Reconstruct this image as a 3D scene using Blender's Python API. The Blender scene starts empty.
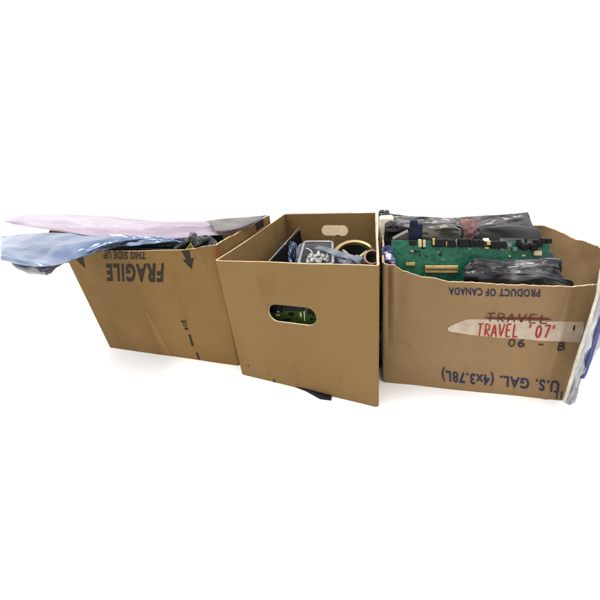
import bpy, math, random
from mathutils import Vector, Matrix, noise
random.seed(7)
C = bpy.context.scene.collection
SC = bpy.context.scene

# ------------------------------------------------------------ camera
FPX, PITCH, ROLL, CAMH = 312.6, math.radians(25.26), math.radians(-4.70), 0.423
_f = Vector((0, math.cos(PITCH), -math.sin(PITCH)))
_u0 = Vector((0, math.sin(PITCH), math.cos(PITCH)))
_r0 = Vector((1, 0, 0))
_r = math.cos(ROLL)*_r0 + math.sin(ROLL)*_u0
_u = -math.sin(ROLL)*_r0 + math.cos(ROLL)*_u0
CAMP = Vector((0, 0, CAMH))
cd = bpy.data.cameras.new('camera'); cam = bpy.data.objects.new('camera', cd); C.objects.link(cam)
cd.sensor_width = 36; cd.sensor_fit = 'HORIZONTAL'; cd.lens = FPX/600*36
cd.clip_start = 0.01; cd.clip_end = 1500
cam.matrix_world = Matrix(((_r.x, _u.x, -_f.x, 0), (_r.y, _u.y, -_f.y, 0), (_r.z, _u.z, -_f.z, CAMH), (0, 0, 0, 1)))
SC.camera = cam

# ------------------------------------------------------------ world, lamps, exposure
w = bpy.data.worlds.new('World'); SC.world = w; w.use_nodes = True
bg = w.node_tree.nodes['Background']; bg.inputs[0].default_value = (1, 1, 1, 1); bg.inputs[1].default_value = 1.45

def area(name, loc, target, sx, sy, power, col):
    l = bpy.data.lights.new(name, 'AREA'); l.shape = 'RECTANGLE'; l.size = sx; l.size_y = sy; l.energy = power; l.color = col
    o = bpy.data.objects.new(name, l); C.objects.link(o); o.location = loc
    o.rotation_euler = (Vector(target)-Vector(loc)).to_track_quat('-Z', 'Y').to_euler()
area('added_overhead_lamp', (-0.95, 0.50, 1.9), (-0.4, 0.65, 0), 1.0, 0.25, 19, (1, .95, .87))  # lamp added overhead to keep the floor white around the left box
area('added_overhead_lamp', (0.65, 0.60, 1.9), (0.3, 0.6, 0), 1.0, 0.25, 17, (1, .97, .92))  # second added lamp, whitens the floor and gives the films highlights
SC.view_settings.view_transform = 'Standard'; SC.view_settings.look = 'None'
SC.view_settings.exposure = 0; SC.view_settings.gamma = 1

# ------------------------------------------------------------ helpers
def at(px, py, z=None, plane=None):
    d = _f + _r*((px-300)/FPX) + _u*((300-py)/FPX)
    t = (z-CAMH)/d.z if z is not None else (plane[0]-CAMP).dot(plane[1])/d.dot(plane[1])
    return CAMP + d*t
def proj(P):
    q = Vector(P)-CAMP; z = q.dot(_f)
    return 300+FPX*q.dot(_r)/z, 300-FPX*q.dot(_u)/z

def empty(name, loc, label, cat, group=None):
    o = bpy.data.objects.new(name, None); C.objects.link(o); o.location = loc; o.empty_display_size = .05
    return tag(o, label, cat, group)
def tag(o, label, cat, group=None):
    o['label'] = label; o['category'] = cat
    if group: o['group'] = group
    return o

class MB:
    def __init__(s): s.v = []; s.f = []; s.m = []
    def vert(s, p): s.v.append(Vector(p)); return len(s.v)-1
    def face(s, idx, m=0): s.f.append(tuple(idx)); s.m.append(m)
    def box(s, o, x, y, z, m=0, bev=0.0):          # o corner, x,y,z edge vectors
        o, x, y, z = map(Vector, (o, x, y, z))
        if bev:
            # chamfered box: 24 verts
            lx, ly, lz = x.length, y.length, z.length
            ux, uy, uz = x/lx, y/ly, z/lz
            b = min(bev, lx*.3, ly*.3, lz*.3)
            import itertools
            V = {}
            for i, j, k in itertools.product((0, 1), repeat=3):
                c = o + x*i + y*j + z*k
                dx, dy, dz = ux*(b if i == 0 else -b), uy*(b if j == 0 else -b), uz*(b if k == 0 else -b)
                V[i, j, k, 0] = s.vert(c+dy+dz); V[i, j, k, 1] = s.vert(c+dx+dz); V[i, j, k, 2] = s.vert(c+dx+dy)
            for k in (0, 1):
                s.face([V[k, a, b2, 0] for a, b2 in ((0, 0), (1, 0), (1, 1), (0, 1))], m)
                s.face([V[a, k, b2, 1] for a, b2 in ((0, 0), (1, 0), (1, 1), (0, 1))], m)
                s.face([V[a, b2, k, 2] for a, b2 in ((0, 0), (1, 0), (1, 1), (0, 1))], m)
            for a in (0, 1):
                for b2 in (0, 1):
                    s.face((V[0, a, b2, 1], V[1, a, b2, 1], V[1, a, b2, 2], V[0, a, b2, 2]), m)
                    s.face((V[a, 0, b2, 0], V[a, 1, b2, 0], V[a, 1, b2, 2], V[a, 0, b2, 2]), m)
                    s.face((V[a, b2, 0, 0], V[a, b2, 1, 0], V[a, b2, 1, 1], V[a, b2, 0, 1]), m)
            for i, j, k in itertools.product((0, 1), repeat=3):
                s.face((V[i, j, k, 0], V[i, j, k, 1], V[i, j, k, 2]), m)
            return
        n = len(s.v)
        for k in (0, 1):
            for j in (0, 1):
                for i in (0, 1): s.vert(o+x*i+y*j+z*k)
        for q in ((0, 2, 3, 1), (4, 5, 7, 6), (0, 1, 5, 4), (2, 6, 7, 3), (0, 4, 6, 2), (1, 3, 7, 5)): s.face([n+i for i in q], m)
    def tube(s, pts, r, sides=8, closed=False, m=0, rfun=None):
        pts = [Vector(p) for p in pts]; N = len(pts); rings = []
        up = None
        for i, p in enumerate(pts):
            if closed: d = pts[(i+1) % N]-pts[i-1]
            else: d = pts[min(i+1, N-1)]-pts[max(i-1, 0)]
            d.normalize()
            if up is None: up = d.orthogonal().normalized()
            up = (up - d*up.dot(d)).normalized(); v = d.cross(up)
            rr = rfun(i/(N-1)) if rfun else r
            rings.append([s.vert(p+(up*math.cos(a)+v*math.sin(a))*rr) for a in [2*math.pi*k/sides for k in range(sides)]])
        for i in range(N if closed else N-1):
            A, B = rings[i], rings[(i+1) % N]
            for k in range(sides): s.face((A[k], A[(k+1) % sides], B[(k+1) % sides], B[k]), m)
        if not closed: s.face(rings[0][::-1], m); s.face(rings[-1], m)
    def lathe(s, prof, c, axis, seg=48, m=0, closed=False):   # prof: list of (r,h)
        axis = Vector(axis).normalized(); a = axis.orthogonal().normalized(); b = axis.cross(a)
        R = []
        for k in range(seg):
            t = 2*math.pi*k/seg; d = a*math.cos(t)+b*math.sin(t)
            R.append([s.vert(Vector(c)+d*r+axis*h) for r, h in prof])
        n = len(prof)
        for k in range(seg):
            A, B = R[k], R[(k+1) % seg]
            for i in range(n if closed else n-1): s.face((A[i], B[i], B[(i+1) % n], A[(i+1) % n]), m)
    def build(s, name, mats, parent=None, smooth=True, origin=None):
        o0 = Vector((0, 0, 0)); p = parent
        if parent is not None:
            while p.parent: p = p.parent
            o0 = Vector(p.location)
            if parent.parent is not None or parent.type == 'MESH':
                o0 = Vector(p.location)
        elif origin is not None: o0 = Vector(origin)
        else:
            o0 = Vector(((min(v.x for v in s.v)+max(v.x for v in s.v))/2, (min(v.y for v in s.v)+max(v.y for v in s.v))/2, min(v.z for v in s.v)))
        me = bpy.data.meshes.new(name)
        me.from_pydata([v-o0 for v in s.v], [], s.f)
        if not isinstance(mats, (list, tuple)): mats = [mats]
        for mt in mats: me.materials.append(mt)
        for i, pl in enumerate(me.polygons):
            pl.material_index = s.m[i]; pl.use_smooth = smooth
        me.validate(); me.update()
        import bmesh
        bm = bmesh.new(); bm.from_mesh(me); bmesh.ops.recalc_face_normals(bm, faces=bm.faces[:]); bm.to_mesh(me); bm.free()
        if smooth:
            try: me.set_sharp_from_angle(angle=math.radians(40))
            except Exception: pass
        o = bpy.data.objects.new(name, me); C.objects.link(o)
        if parent is not None: o.parent = parent
        else: o.location = o0
        return o

# ------------------------------------------------------------ materials
def new_mat(name):
    m = bpy.data.materials.new(name); m.use_nodes = True
    nt = m.node_tree; return m, nt, nt.nodes['Principled BSDF']
def ramp(nt, fac, stops):
    r = nt.nodes.new('ShaderNodeValToRGB'); nt.links.new(fac, r.inputs[0])
    e = r.color_ramp.elements
    while len(e) < len(stops): e.new(.5)
    for k, (p, c) in enumerate(stops): e[k].position = p; e[k].color = (*c, 1)
    return r.outputs[0]
def noise_tex(nt, scale, detail=4, rough=.5, vec=None, dist=0):
    n = nt.nodes.new('ShaderNodeTexNoise'); n.inputs['Scale'].default_value = scale; n.inputs['Detail'].default_value = detail
    n.inputs['Roughness'].default_value = rough; n.inputs['Distortion'].default_value = dist
    if vec: nt.links.new(vec, n.inputs['Vector'])
    return n.outputs['Fac']
def coords(nt, scale=(1, 1, 1), rot=(0, 0, 0)):
    t = nt.nodes.new('ShaderNodeTexCoord'); mp = nt.nodes.new('ShaderNodeMapping')
    mp.inputs['Scale'].default_value = scale; mp.inputs['Rotation'].default_value = rot
    nt.links.new(t.outputs['Object'], mp.inputs['Vector']); return mp.outputs[0]
def bump(nt, bs, h, strength, dist=.002, prev=None):
    b = nt.nodes.new('ShaderNodeBump'); b.inputs['Strength'].default_value = strength; b.inputs['Distance'].default_value = dist
    nt.links.new(h, b.inputs['Height'])
    if prev: nt.links.new(prev, b.inputs['Normal'])
    nt.links.new(b.outputs[0], bs.inputs['Normal']); return b.outputs[0]
def mixc(nt, fac, a, b, mode='MULTIPLY'):
    m = nt.nodes.new('ShaderNodeMix'); m.data_type = 'RGBA'; m.blend_type = mode
    if isinstance(fac, float): m.inputs[0].default_value = fac
    else: nt.links.new(fac, m.inputs[0])
    for s, x in ((6, a), (7, b)):
        if isinstance(x, tuple): m.inputs[s].default_value = (*x, 1)
        else: nt.links.new(x, m.inputs[s])
    return m.outputs[2]

def kraft(name, col, yaw, var=.12):
    m, nt, bs = new_mat(name)
    v = coords(nt); big = noise_tex(nt, 5, 4, .55, v)
    k = lambda f: tuple(min(1, c*f) for c in col)
    c1 = ramp(nt, big, [(.3, k(1-var)), (.5, col), (.72, k(1+var))])
    fine = noise_tex(nt, 420, 3, .7, v); c2 = ramp(nt, fine, [(.3, (.93, .925, .915)), (.7, (1.05, 1.05, 1.05))])
    col2 = mixc(nt, 1.0, c1, c2)
    # rubbed darker scuffs
    vs = coords(nt, (14, 14, 5)); sc = noise_tex(nt, 1.4, 7, .68, vs, .4)
    c3 = ramp(nt, sc, [(.34, (.78, .76, .73)), (.45, (1, 1, 1))])
    col3 = mixc(nt, .55, col2, c3)
    nt.links.new(col3, bs.inputs['Base Color'])
    bs.inputs['Roughness'].default_value = .74; bs.inputs['Specular IOR Level'].default_value = .13
    vr = coords(nt, (1, 1, 1), (0, 0, -yaw))
    wv = nt.nodes.new('ShaderNodeTexWave'); wv.bands_direction = 'X'; wv.inputs['Scale'].default_value = 42; wv.inputs['Distortion'].default_value = .6
    wv.inputs['Detail'].default_value = 1
    nt.links.new(vr, wv.inputs['Vector'])
    b1 = bump(nt, bs, wv.outputs['Fac'], .10, .0008)
    b2 = bump(nt, bs, noise_tex(nt, 30, 5, .6, v), .25, .004, b1)
    bump(nt, bs, fine, .07, .0006, b2)
    return m
def edge_mat(name, col):
    m, nt, bs = new_mat(name)
    v = coords(nt); n = noise_tex(nt, 260, 3, .6, v)
    nt.links.new(ramp(nt, n, [(.35, tuple(c*.62 for c in col)), (.6, col)]), bs.inputs['Base Color'])
    bs.inputs['Roughness'].default_value = .9
    bump(nt, bs, n, .5, .001); return m
def plain(name, col, rough=.5, metal=0., nscale=60, var=.2, bmp=.0, spec=.5):
    m, nt, bs = new_mat(name)
    n = noise_tex(nt, nscale, 5, .6, coords(nt))
    nt.links.new(ramp(nt, n, [(.3, tuple(c*(1-var) for c in col)), (.7, tuple(min(1, c*(1+var)) for c in col))]), bs.inputs['Base Color'])
    bs.inputs['Roughness'].default_value = rough; bs.inputs['Metallic'].default_value = metal; bs.inputs['Specular IOR Level'].default_value = spec
    if bmp: bump(nt, bs, n, bmp, .002)
    return m
def film(name, cols, rough=.2, metal=.9, alpha=1., nscale=9, bmp=.5, sheen=None):
    m, nt, bs = new_mat(name)
    v = coords(nt, (1, 1, 1.6)); n = noise_tex(nt, nscale, 2, .5, v, .5)
    nt.links.new(ramp(nt, n, [(.25, cols[0]), (.5, cols[1]), (.78, cols[2])]), bs.inputs['Base Color'])  # light and dark tones in the colour stand in for reflection contrast
    bs.inputs['Roughness'].default_value = rough; bs.inputs['Metallic'].default_value = metal
    bs.inputs['Specular IOR Level'].default_value = .35
    bump(nt, bs, noise_tex(nt, nscale*9, 3, .5, v, .3), bmp*.22, .003)
    bs.inputs['Alpha'].default_value = alpha
    return m
def ink(name, col, fade=.35):
    m, nt, bs = new_mat(name)
    n = noise_tex(nt, 300, 4, .7, coords(nt))
    nt.links.new(ramp(nt, n, [(.35, tuple(c for c in col)), (.62, col), (.75, (col[0]+.05, col[1]+.032, col[2]+.014))]), bs.inputs['Base Color'])
    bs.inputs['Roughness'].default_value = .75; bs.inputs['Specular IOR Level'].default_value = .2
    return m

M = {}
YAW = math.radians
M['kraft1'] = kraft('kraft board orange brown', (.170, .098, .033), YAW(-19), .16)
M['kraft2'] = kraft('kraft board plain brown', (.184, .113, .044), YAW(-24), .07)
M['kraft3'] = kraft('kraft board pale brown', (.214, .136, .066), YAW(-16), .12)
M['edge'] = edge_mat('cut corrugated edge', (.56, .42, .26))
M['ink_black'] = ink('printed black ink', (.020, .014, .009))
M['ink_blue'] = ink('printed navy ink', (.020, .022, .046))
M['pen_red'] = ink('red marker', (.28, .018, .012))
M['pen_dark'] = ink('dark red marker', (.075, .015, .014))
M['pen_black'] = ink('black marker', (.020, .016, .022))
M['orange'] = ink('orange ink', (.19, .056, .016))
M['black'] = plain('black plastic', (.006, .006, .007), .5, spec=.14)

M['white'] = plain('white nylon', (.78, .77, .74), .45, 0, 80, .05)
M['cream'] = plain('cream foam', (.72, .61, .46), .8, 0, 90, .15, .3)
M['gold'] = plain('brass pins', (.42, .29, .10), .35, .7, 200, .3)
M['tan'] = plain('tan ceramic', (.52, .40, .22), .6)

# ------------------------------------------------------------ setting
fm, nt, bs = new_mat('white seamless floor')
nt.links.new(ramp(nt, noise_tex(nt, 3, 3, .5, coords(nt)), [(.3, (.90, .90, .90)), (.7, (.93, .93, .93))]), bs.inputs['Base Color'])
bs.inputs['Roughness'].default_value = .9; bs.inputs['Specular IOR Level'].default_value = .1
mb = MB(); mb.face([mb.vert(p) for p in ((-300, -300, 0), (300, -300, 0), (300, 300, 0), (-300, 300, 0))])
o = mb.build('floor', fm, None, False); o['kind'] = 'structure'

# ------------------------------------------------------------ cartons
def tabf(pts):
    def f(s):
        if s <= pts[0][0]: return pts[0][1]
        for (a, b), (c, d) in zip(pts, pts[1:]):
            if s <= c:
                u = (s-a)/(c-a); u = u*u*(3-2*u); return b+(d-b)*u
        return pts[-1][1]
    return f
def noise3(p, sc, seed=0): return noise.noise(Vector(p)*sc+Vector((seed*7.3, seed*3.1, seed)))

_FOLD = {}
def fold(u, v, sc, seed):
    if seed not in _FOLD:
        rr = random.Random(seed*13+5)
        _FOLD[seed] = [(rr.uniform(0, math.pi), rr.uniform(.55, 2.6), rr.uniform(0, 9), rr.uniform(0, 50)) for _ in range(9)]
    h = 0.
    for a, f, ph, ns in _FOLD[seed]:
        x = (u*math.cos(a)+v*math.sin(a))*sc*f+ph
        x += .35*noise3((u*sc*.5, v*sc*.5, ns), 1)
        t_ = abs((x % 2)-1)
        m_ = max(0., min(1., .5+1.3*noise3((u*sc*.35, v*sc*.35, ns+7), 1)))
        h += (t_-.5)*m_/f
    return h*.55

class Carton:
    TH = .0036; R = .006
    def __init__(s, bot, top, rims, bulges, seed, torn=.0006, crumple=.0012):
        s.bot = [Vector((*p, 0)) for p in bot]; s.top = [Vector((*p, 0)) for p in top]
        s.rims = rims; s.bulges = bulges; s.seed = seed; s.torn = torn; s.cr = crumple
    def pt(s, k, q, t, d=0.):
        Cn = [s.bot[i].lerp(s.top[i], t) for i in range(4)]
        A, B = Cn[k], Cn[(k+1) % 4]; P, N = Cn[k-1], Cn[(k+2) % 4]
        ab = (B-A); L = ab.length; ab.normalize(); nab = Vector((ab.y, -ab.x, 0))
        x = q*L; r = s.R
        def corner(V, d1, d2):
            th = d1.angle(d2); bi = (d1+d2).normalized()
            return r/math.tan(th/2), V+bi*(r/math.sin(th/2)), -bi
        t1, c1, m1 = corner(A, ab, (P-A).normalized()); t2, c2, m2 = corner(B, -ab, (N-B).normalized())
        if x < t1: n = m1.lerp(nab, x/t1).normalized(); p = c1+n*r
        elif x > L-t2: n = m2.lerp(nab, (L-x)/t2).normalized(); p = c2+n*r
        else: n = nab; p = A+ab*x
        win = min(1., max(0., math.sin(math.pi*min(1, max(0, q))))*4)
        z = t*s.rims[k](q)
        b = s.bulges[k](q, t)
        pz = Vector((p.x, p.y, z))
        b += win*s.cr*(noise3(pz, 9, s.seed)+.6*noise3(pz, 22, s.seed+3))
        z += max(0, t-.85)/.15*s.torn*(noise3(pz*1.0, 160, s.seed)+.7*noise3(pz, 60, s.seed+5))
        return Vector((p.x, p.y, z)) + n*(b+d)
    def panel(s, k, name, mats, parent, hole=None, ns=56, nt_=26):
        mb = MB()
        L = (s.bot[(k+1) % 4]-s.bot[k]).length; c = .011/L
        S = [0, c*.25, c*.5, c*.75, c] + [c+(1-2*c)*i/ns for i in range(1, ns)] + [1-c, 1-c*.75, 1-c*.5, 1-c*.25, 1]
        T = [i/nt_ for i in range(nt_+1)]
        T = T[:-1] + [.985, 1.0]
        if hole:
            s0, s1, t0, t1, cs, ct, hs, ht, slope = hole
            S = sorted([x for x in S if min(abs(x-s0), abs(x-s1)) > .004]+[s0, s1])
            T = sorted([x for x in T if min(abs(x-t0), abs(x-t1)) > .006]+[t0, t1])
        V = {}
        def vv(i, j, l):
            key = (i, j, l)
            if key not in V: V[key] = mb.vert(s.pt(k, S[i], T[j], 0 if l == 0 else -s.TH))
            return V[key]
        inh = lambda i, j: hole and S[i] >= s0-1e-9 and S[i+1] <= s1+1e-9 and T[j] >= t0-1e-9 and T[j+1] <= t1+1e-9
        for i in range(len(S)-1):
            for j in range(len(T)-1):
                if inh(i, j): continue
                mb.face((vv(i, j, 0), vv(i+1, j, 0), vv(i+1, j+1, 0), vv(i, j+1, 0)))
                mb.face((vv(i, j, 1), vv(i, j+1, 1), vv(i+1, j+1, 1), vv(i+1, j, 1)))
            J = len(T)-1
            mb.face((vv(i, J, 0), vv(i+1, J, 0), vv(i+1, J, 1), vv(i, J, 1)), 1)
            mb.face((vv(i, 0, 0), vv(i, 0, 1), vv(i+1, 0, 1), vv(i+1, 0, 0)), 1)
        if hole:
            i0, i1, j0, j1 = S.index(s0), S.index(s1), T.index(t0), T.index(t1)
            ring = [(i, j0) for i in range(i0, i1)]+[(i1, j) for j in range(j0, j1)]+[(i, j1) for i in range(i1, i0, -1)]+[(i0, j) for j in range(j1, j0, -1)]
            H = T and s.rims[k](cs)
            def stad(x, y):          # direction -> point of stadium (metres)
                a = hs*L-ht*H
                hx, hy = hs*L, ht*H
                # intersect the ray with rounded rectangle by marching
                lo, hi = 0., 3.
                for _ in range(40):
                    md = (lo+hi)/2; X, Y = abs(x)*md, abs(y)*md
                    dd = math.hypot(max(X-a, 0), Y)
                    if dd < hy: lo = md
                    else: hi = md
                return lo
            lay = [[], []]
            for l in (0, 1):
                prev = [vv(i, j, l) for i, j in ring]
                for step in (.5, .85, 1.):
                    cur = []
                    for i, j in ring:
                        dx, dy = (S[i]-cs)*L, (T[j]-ct)*H
                        g = stad(dx, dy); g = 1+(g-1)*step
                        cur.append(mb.vert(s.pt(k, cs+dx*g/L, ct+(dy*g+slope*dx*g*step)/H, 0 if l == 0 else -s.TH)))
                    n = len(ring)
                    for q in range(n): mb.face((prev[q], prev[(q+1) % n], cur[(q+1) % n], cur[q]))
                    prev = cur
                lay[l] = prev
            n = len(ring)
            for q in range(n): mb.face((lay[0][q], lay[0][(q+1) % n], lay[1][(q+1) % n], lay[1][q]), 1)
        return mb.build(name, mats, parent)
    def st(s, k, px, py):            # where a point seen in the photo lies on panel k
        q, t = .5, .5
        for _ in range(30):
            a = proj(s.pt(k, q, t)); e = 1e-4
            b = proj(s.pt(k, q+e, t)); c = proj(s.pt(k, q, t+e))
            j11, j21, j12, j22 = (b[0]-a[0])/e, (b[1]-a[1])/e, (c[0]-a[0])/e, (c[1]-a[1])/e
            dx, dy = px-a[0], py-a[1]; det = j11*j22-j12*j21
            q += max(-.3, min(.3, (dx*j22-dy*j12)/det)); t += max(-.3, min(.3, (dy*j11-dx*j21)/det))
            q = max(-.2, min(1.2, q)); t = max(-.2, min(1.3, t))
        return q, t
    def bottom(s, mat, parent):
        mb = MB(); c = sum(s.bot, Vector())/4
        P = [p.lerp(c, .035) for p in s.bot]
        lo = [mb.vert((p.x, p.y, .0015)) for p in P]; hi = [mb.vert((p.x, p.y, .006)) for p in P]
        mb.face(lo[::-1]); mb.face(hi)
        for i in range(4): mb.face((lo[i], lo[(i+1) % 4], hi[(i+1) % 4], hi[i]))
        return mb.build('bottom_panel', mat, parent, False)

def affine(c, k, O, E, T):
    O, E, T = c.st(k, *O), c.st(k, *E), c.st(k, *T)
    return lambda x, y: (O[0]+(E[0]-O[0])*x+(T[0]-O[0])*y, O[1]+(E[1]-O[1])*x+(T[1]-O[1])*y)
def text_decal(c, k, body, O, E, T, mat, name, parent, bold=0., off=.0007):
    cu = bpy.data.curves.new('t', 'FONT'); cu.body = body; cu.offset = bold; cu.space_character = 1+bold*5; cu.resolution_u = 4
    to = bpy.data.objects.new('t', cu); C.objects.link(to)
    bpy.context.view_layer.update()
    me = bpy.data.meshes.new_from_object(to.evaluated_get(bpy.context.evaluated_depsgraph_get()))
    C.objects.unlink(to); bpy.data.objects.remove(to)
    xs = [v.co.x for v in me.vertices]; ys = [v.co.y for v in me.vertices]
    x0, x1 = min(xs), max(xs); cap = .69; y0 = 0
    A = affine(c, k, O, E, T); mb = MB()
    for v in me.vertices: mb.vert(c.pt(k, *A((v.co.x-x0)/(x1-x0), (v.co.y-y0)/cap), off))
    for p in me.polygons: mb.face(p.vertices[:])
    bpy.data.meshes.remove(me)
    return mb.build(name, mat, parent, False)
def poly_decal(c, k, polys, mat, name, parent, off=.0006, sub=1):
    mb = MB()
    for pl in polys:
        P = [c.st(k, *p) for p in pl]
        mb.face([mb.vert(c.pt(k, *p, off)) for p in P])
    return mb.build(name, mat, parent, False)
def strip_decal(c, k, top, bot, mat, name, parent, off=.0006, n=40):
    mb = MB(); R = []
    def rail(pts, u):
        x = u*(len(pts)-1); i = min(int(x), len(pts)-2); f = x-i
        return tuple(pts[i][j]+(pts[i+1][j]-pts[i][j])*f for j in (0, 1))
    for i in range(n+1):
        a, b = c.st(k, *rail(top, i/n)), c.st(k, *rail(bot, i/n))
        R.append([mb.vert(c.pt(k, a[0]+(b[0]-a[0])*j/6, a[1]+(b[1]-a[1])*j/6, off)) for j in range(7)])
    for i in range(n):
        for j in range(6): mb.face((R[i][j], R[i+1][j], R[i+1][j+1], R[i][j+1]))
    return mb.build(name, mat, parent)
GLY = {'T': [[(0, 1), (.9, 1.05)], [(.45, 1.02), (.38, 0)]], 'R': [[(.1, 0), (.15, 1), (.7, .95), (.75, .7), (.6, .52), (.15, .48), (.85, -.03)]],
 'A': [[(0, 0), (.42, 1.05), (.8, 0)], [(.12, .35), (.72, .42)]], 'V': [[(0, 1.05), (.36, 0), (.85, 1.05)]],
 'E': [[(.75, 1.03), (.1, 1), (.1, 0), (.75, -.02)], [(.1, .52), (.62, .54)]], 'L': [[(.1, 1.05), (.08, 0), (.75, .03)]],
 "'": [[(.2, 1.1), (.15, .8)]], '0': [[(.4, 1), (.1, .8), (.08, .25), (.35, 0), (.68, .2), (.72, .75), (.45, 1), (.3, .98)]],
 '7': [[(0, .95), (.75, 1.02), (.35, 0)]], '6': [[(.65, 1), (.2, .7), (.08, .3), (.3, 0), (.68, .12), (.66, .45), (.35, .55), (.12, .35)]],
 '-': [[(.1, .5), (.7, .52)]], 'B': [[(.1, 0), (.12, 1), (.6, .95), (.65, .7), (.15, .52), (.75, .45), (.75, .1), (.1, 0)]], ' ': []}
def hand(c, k, body, O, E, T, mat, name, parent, wid=.09, extra=(), off=.0013):
    A = affine(c, k, O, E, T); n = len(body); cw = 1./n; asp = None
    o, e, t_ = c.pt(k, *A(0, 0)), c.pt(k, *A(1, 0)), c.pt(k, *A(0, 1))
    W, H = (e-o).length, (t_-o).length
    mb = MB(); cnt = [0]
    def stroke(pts):            # pts in metres
        # smooth resample
        P = []
        for i in range(len(pts)-1):
            p0, p1, p2, p3 = pts[max(i-1, 0)], pts[i], pts[i+1], pts[min(i+2, len(pts)-1)]
            for q in range(6):
                u = q/6; tt = .35
                P.append(tuple(p1[j]+(u*(p2[j]-p1[j]))+tt*(u*(1-u))*((1-u)*((p2[j]-p0[j])/2-(p2[j]-p1[j]))-u*((p3[j]-p1[j])/2-(p2[j]-p1[j]))) for j in (0, 1)))
        P.append(pts[-1]); cnt[0] += 1; R = []
        for i, p in enumerate(P):
            a, b = P[max(i-1, 0)], P[min(i+1, len(P)-1)]
            dx, dy = b[0]-a[0], b[1]-a[1]; l = math.hypot(dx, dy) or 1; hw = wid*H*.5*(.8+.35*noise3((p[0]*90, p[1]*90, cnt[0]), 1))
            nx, ny = -dy/l*hw, dx/l*hw
            R.append([mb.vert(c.pt(k, *A((p[0]+g*nx)/W, (p[1]+g*ny)/H), off+cnt[0]*.00003)) for g in (-1, 1)])
        for i in range(len(P)-1): mb.face((R[i][0], R[i+1][0], R[i+1][1], R[i][1]))
    for i, ch in enumerate(body):
        for s_ in GLY[ch]: stroke([((i+.05+x*.85)*cw*W, y*H+.03*H*math.sin(i*2.3)) for x, y in s_])
    for s_ in extra: stroke([(x*W, y*H) for x, y in s_])
    return mb.build(name, mat, parent, False)

# ---- left box
zc = lambda q, t: 0.
def soft(a, p=1.): return lambda q, t: a*math.sin(math.pi*min(1, max(0, q)))*t**p
bx1 = empty('cardboard_box', (-.33, .76, 0), 'orange-brown cardboard box with upside-down FRAGILE printing, left of the plain box', 'box', 'cardboard boxes of electronic parts')
D1 = Vector((.087, .292))
fl, fr = Vector((-.5073, .7031)), Vector((-.1475, .5765)); tfl, tfr = Vector((-.533, .7125)), Vector((-.1488, .5769))
rim1 = tabf([(0, .2555), (.1, .2600), (.42, .2632), (.80, .2675), (.88, .2705), (.95, .2765), (1, .2780)])
c1 = Carton([fl, fr, fr+D1, fl+D1], [tfl, tfr, tfr+D1, tfl+D1],
            [rim1, tabf([(0, .278), (.5, .276), (1, .275)]), tabf([(0, .275), (.06, .262), (.2, .248), (1, .246)]), tabf([(0, .246), (1, .2555)])],
            [soft(.003), zc, zc, soft(.008)], 1, .0010)
mm = [M['kraft1'], M['edge']]
p = c1.panel(0, 'front_panel', mm, bx1)
text_decal(c1, 0, 'FRAGILE', (164, 264.0), (106, 264.6), (163, 281.2), M['ink_black'], 'printed_lettering', p, .04)
text_decal(c1, 0, 'THIS SIDE UP', (146.0, 251.2), (103.5, 252.0), (145.6, 258.9), M['ink_black'], 'printed_lettering', p, .032)
poly_decal(c1, 0, [[(181.5, 250.6), (189.6, 250.2), (190.8, 258.2), (194.0, 257.8), (191.6, 269.0), (183.0, 260.2), (186.0, 259.2)]], M['ink_black'], 'printed_arrow', p)
poly_decal(c1, 0, [[(75.8, 259.2), (83.2, 257.2), (85.4, 268.4)], [(78.8, 252.5), (82.5, 252), (83.4, 257.8), (80.2, 258.6)]], M['ink_black'], 'printed_arrow', p)
poly_decal(c1, 0, [[(188.4, 334.2), (190.6, 334.6), (193.9, 346.0), (191.7, 345.8)], [(195.8, 352.3), (198, 352.6), (200.2, 359.4), (198.3, 359.2)],
                   [(181.0, 320.0), (183.6, 320.4), (184.4, 323.2), (182.0, 322.8)], [(184.2, 319.8), (185.6, 320), (186.8, 324), (185.4, 323.8)],
                   [(182.6, 324.4), (187, 325), (187.4, 326.2), (183, 325.6)], [(184.2, 327.4), (188, 327.8), (188.6, 330.0), (184.9, 329.6)]], M['ink_black'], 'printed_marks', p)
scuff = kraft('scuffed pale board', (.200, .112, .036), YAW(-19), .16)
strip_decal(c1, 0, [(144, 309), (146.5, 316), (152, 327), (157, 339), (163, 348), (169.5, 356.4)], [(145.0, 308.5), (149.5, 315), (155.5, 325), (162, 337), (166.5, 346), (172.5, 356.2)], scuff, 'scuff_mark', p, .0004, 24)
poly_decal(c1, 0, [[(213.2, 250.6), (215.6, 248.0), (216.2, 256.4), (213.4, 257.4)]], M['orange'], 'orange_mark', p)
p = c1.panel(1, 'side_panel', mm, bx1)
poly_decal(c1, 1, [[(217.2, 247.4), (221.2, 245.6), (221.4, 254.6), (217.4, 256.8)]], M['orange'], 'orange_mark', p)
strip_decal(c1, 1, [(255.2, 222.8), (263.0, 218.2)], [(256.4, 230.5), (263.6, 226.0)], M['black'], 'black_tape', p, .0006, 6)
c1.panel(2, 'rear_panel', mm, bx1); c1.panel(3, 'side_panel', mm, bx1); c1.bottom(M['kraft1'], bx1)
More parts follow.
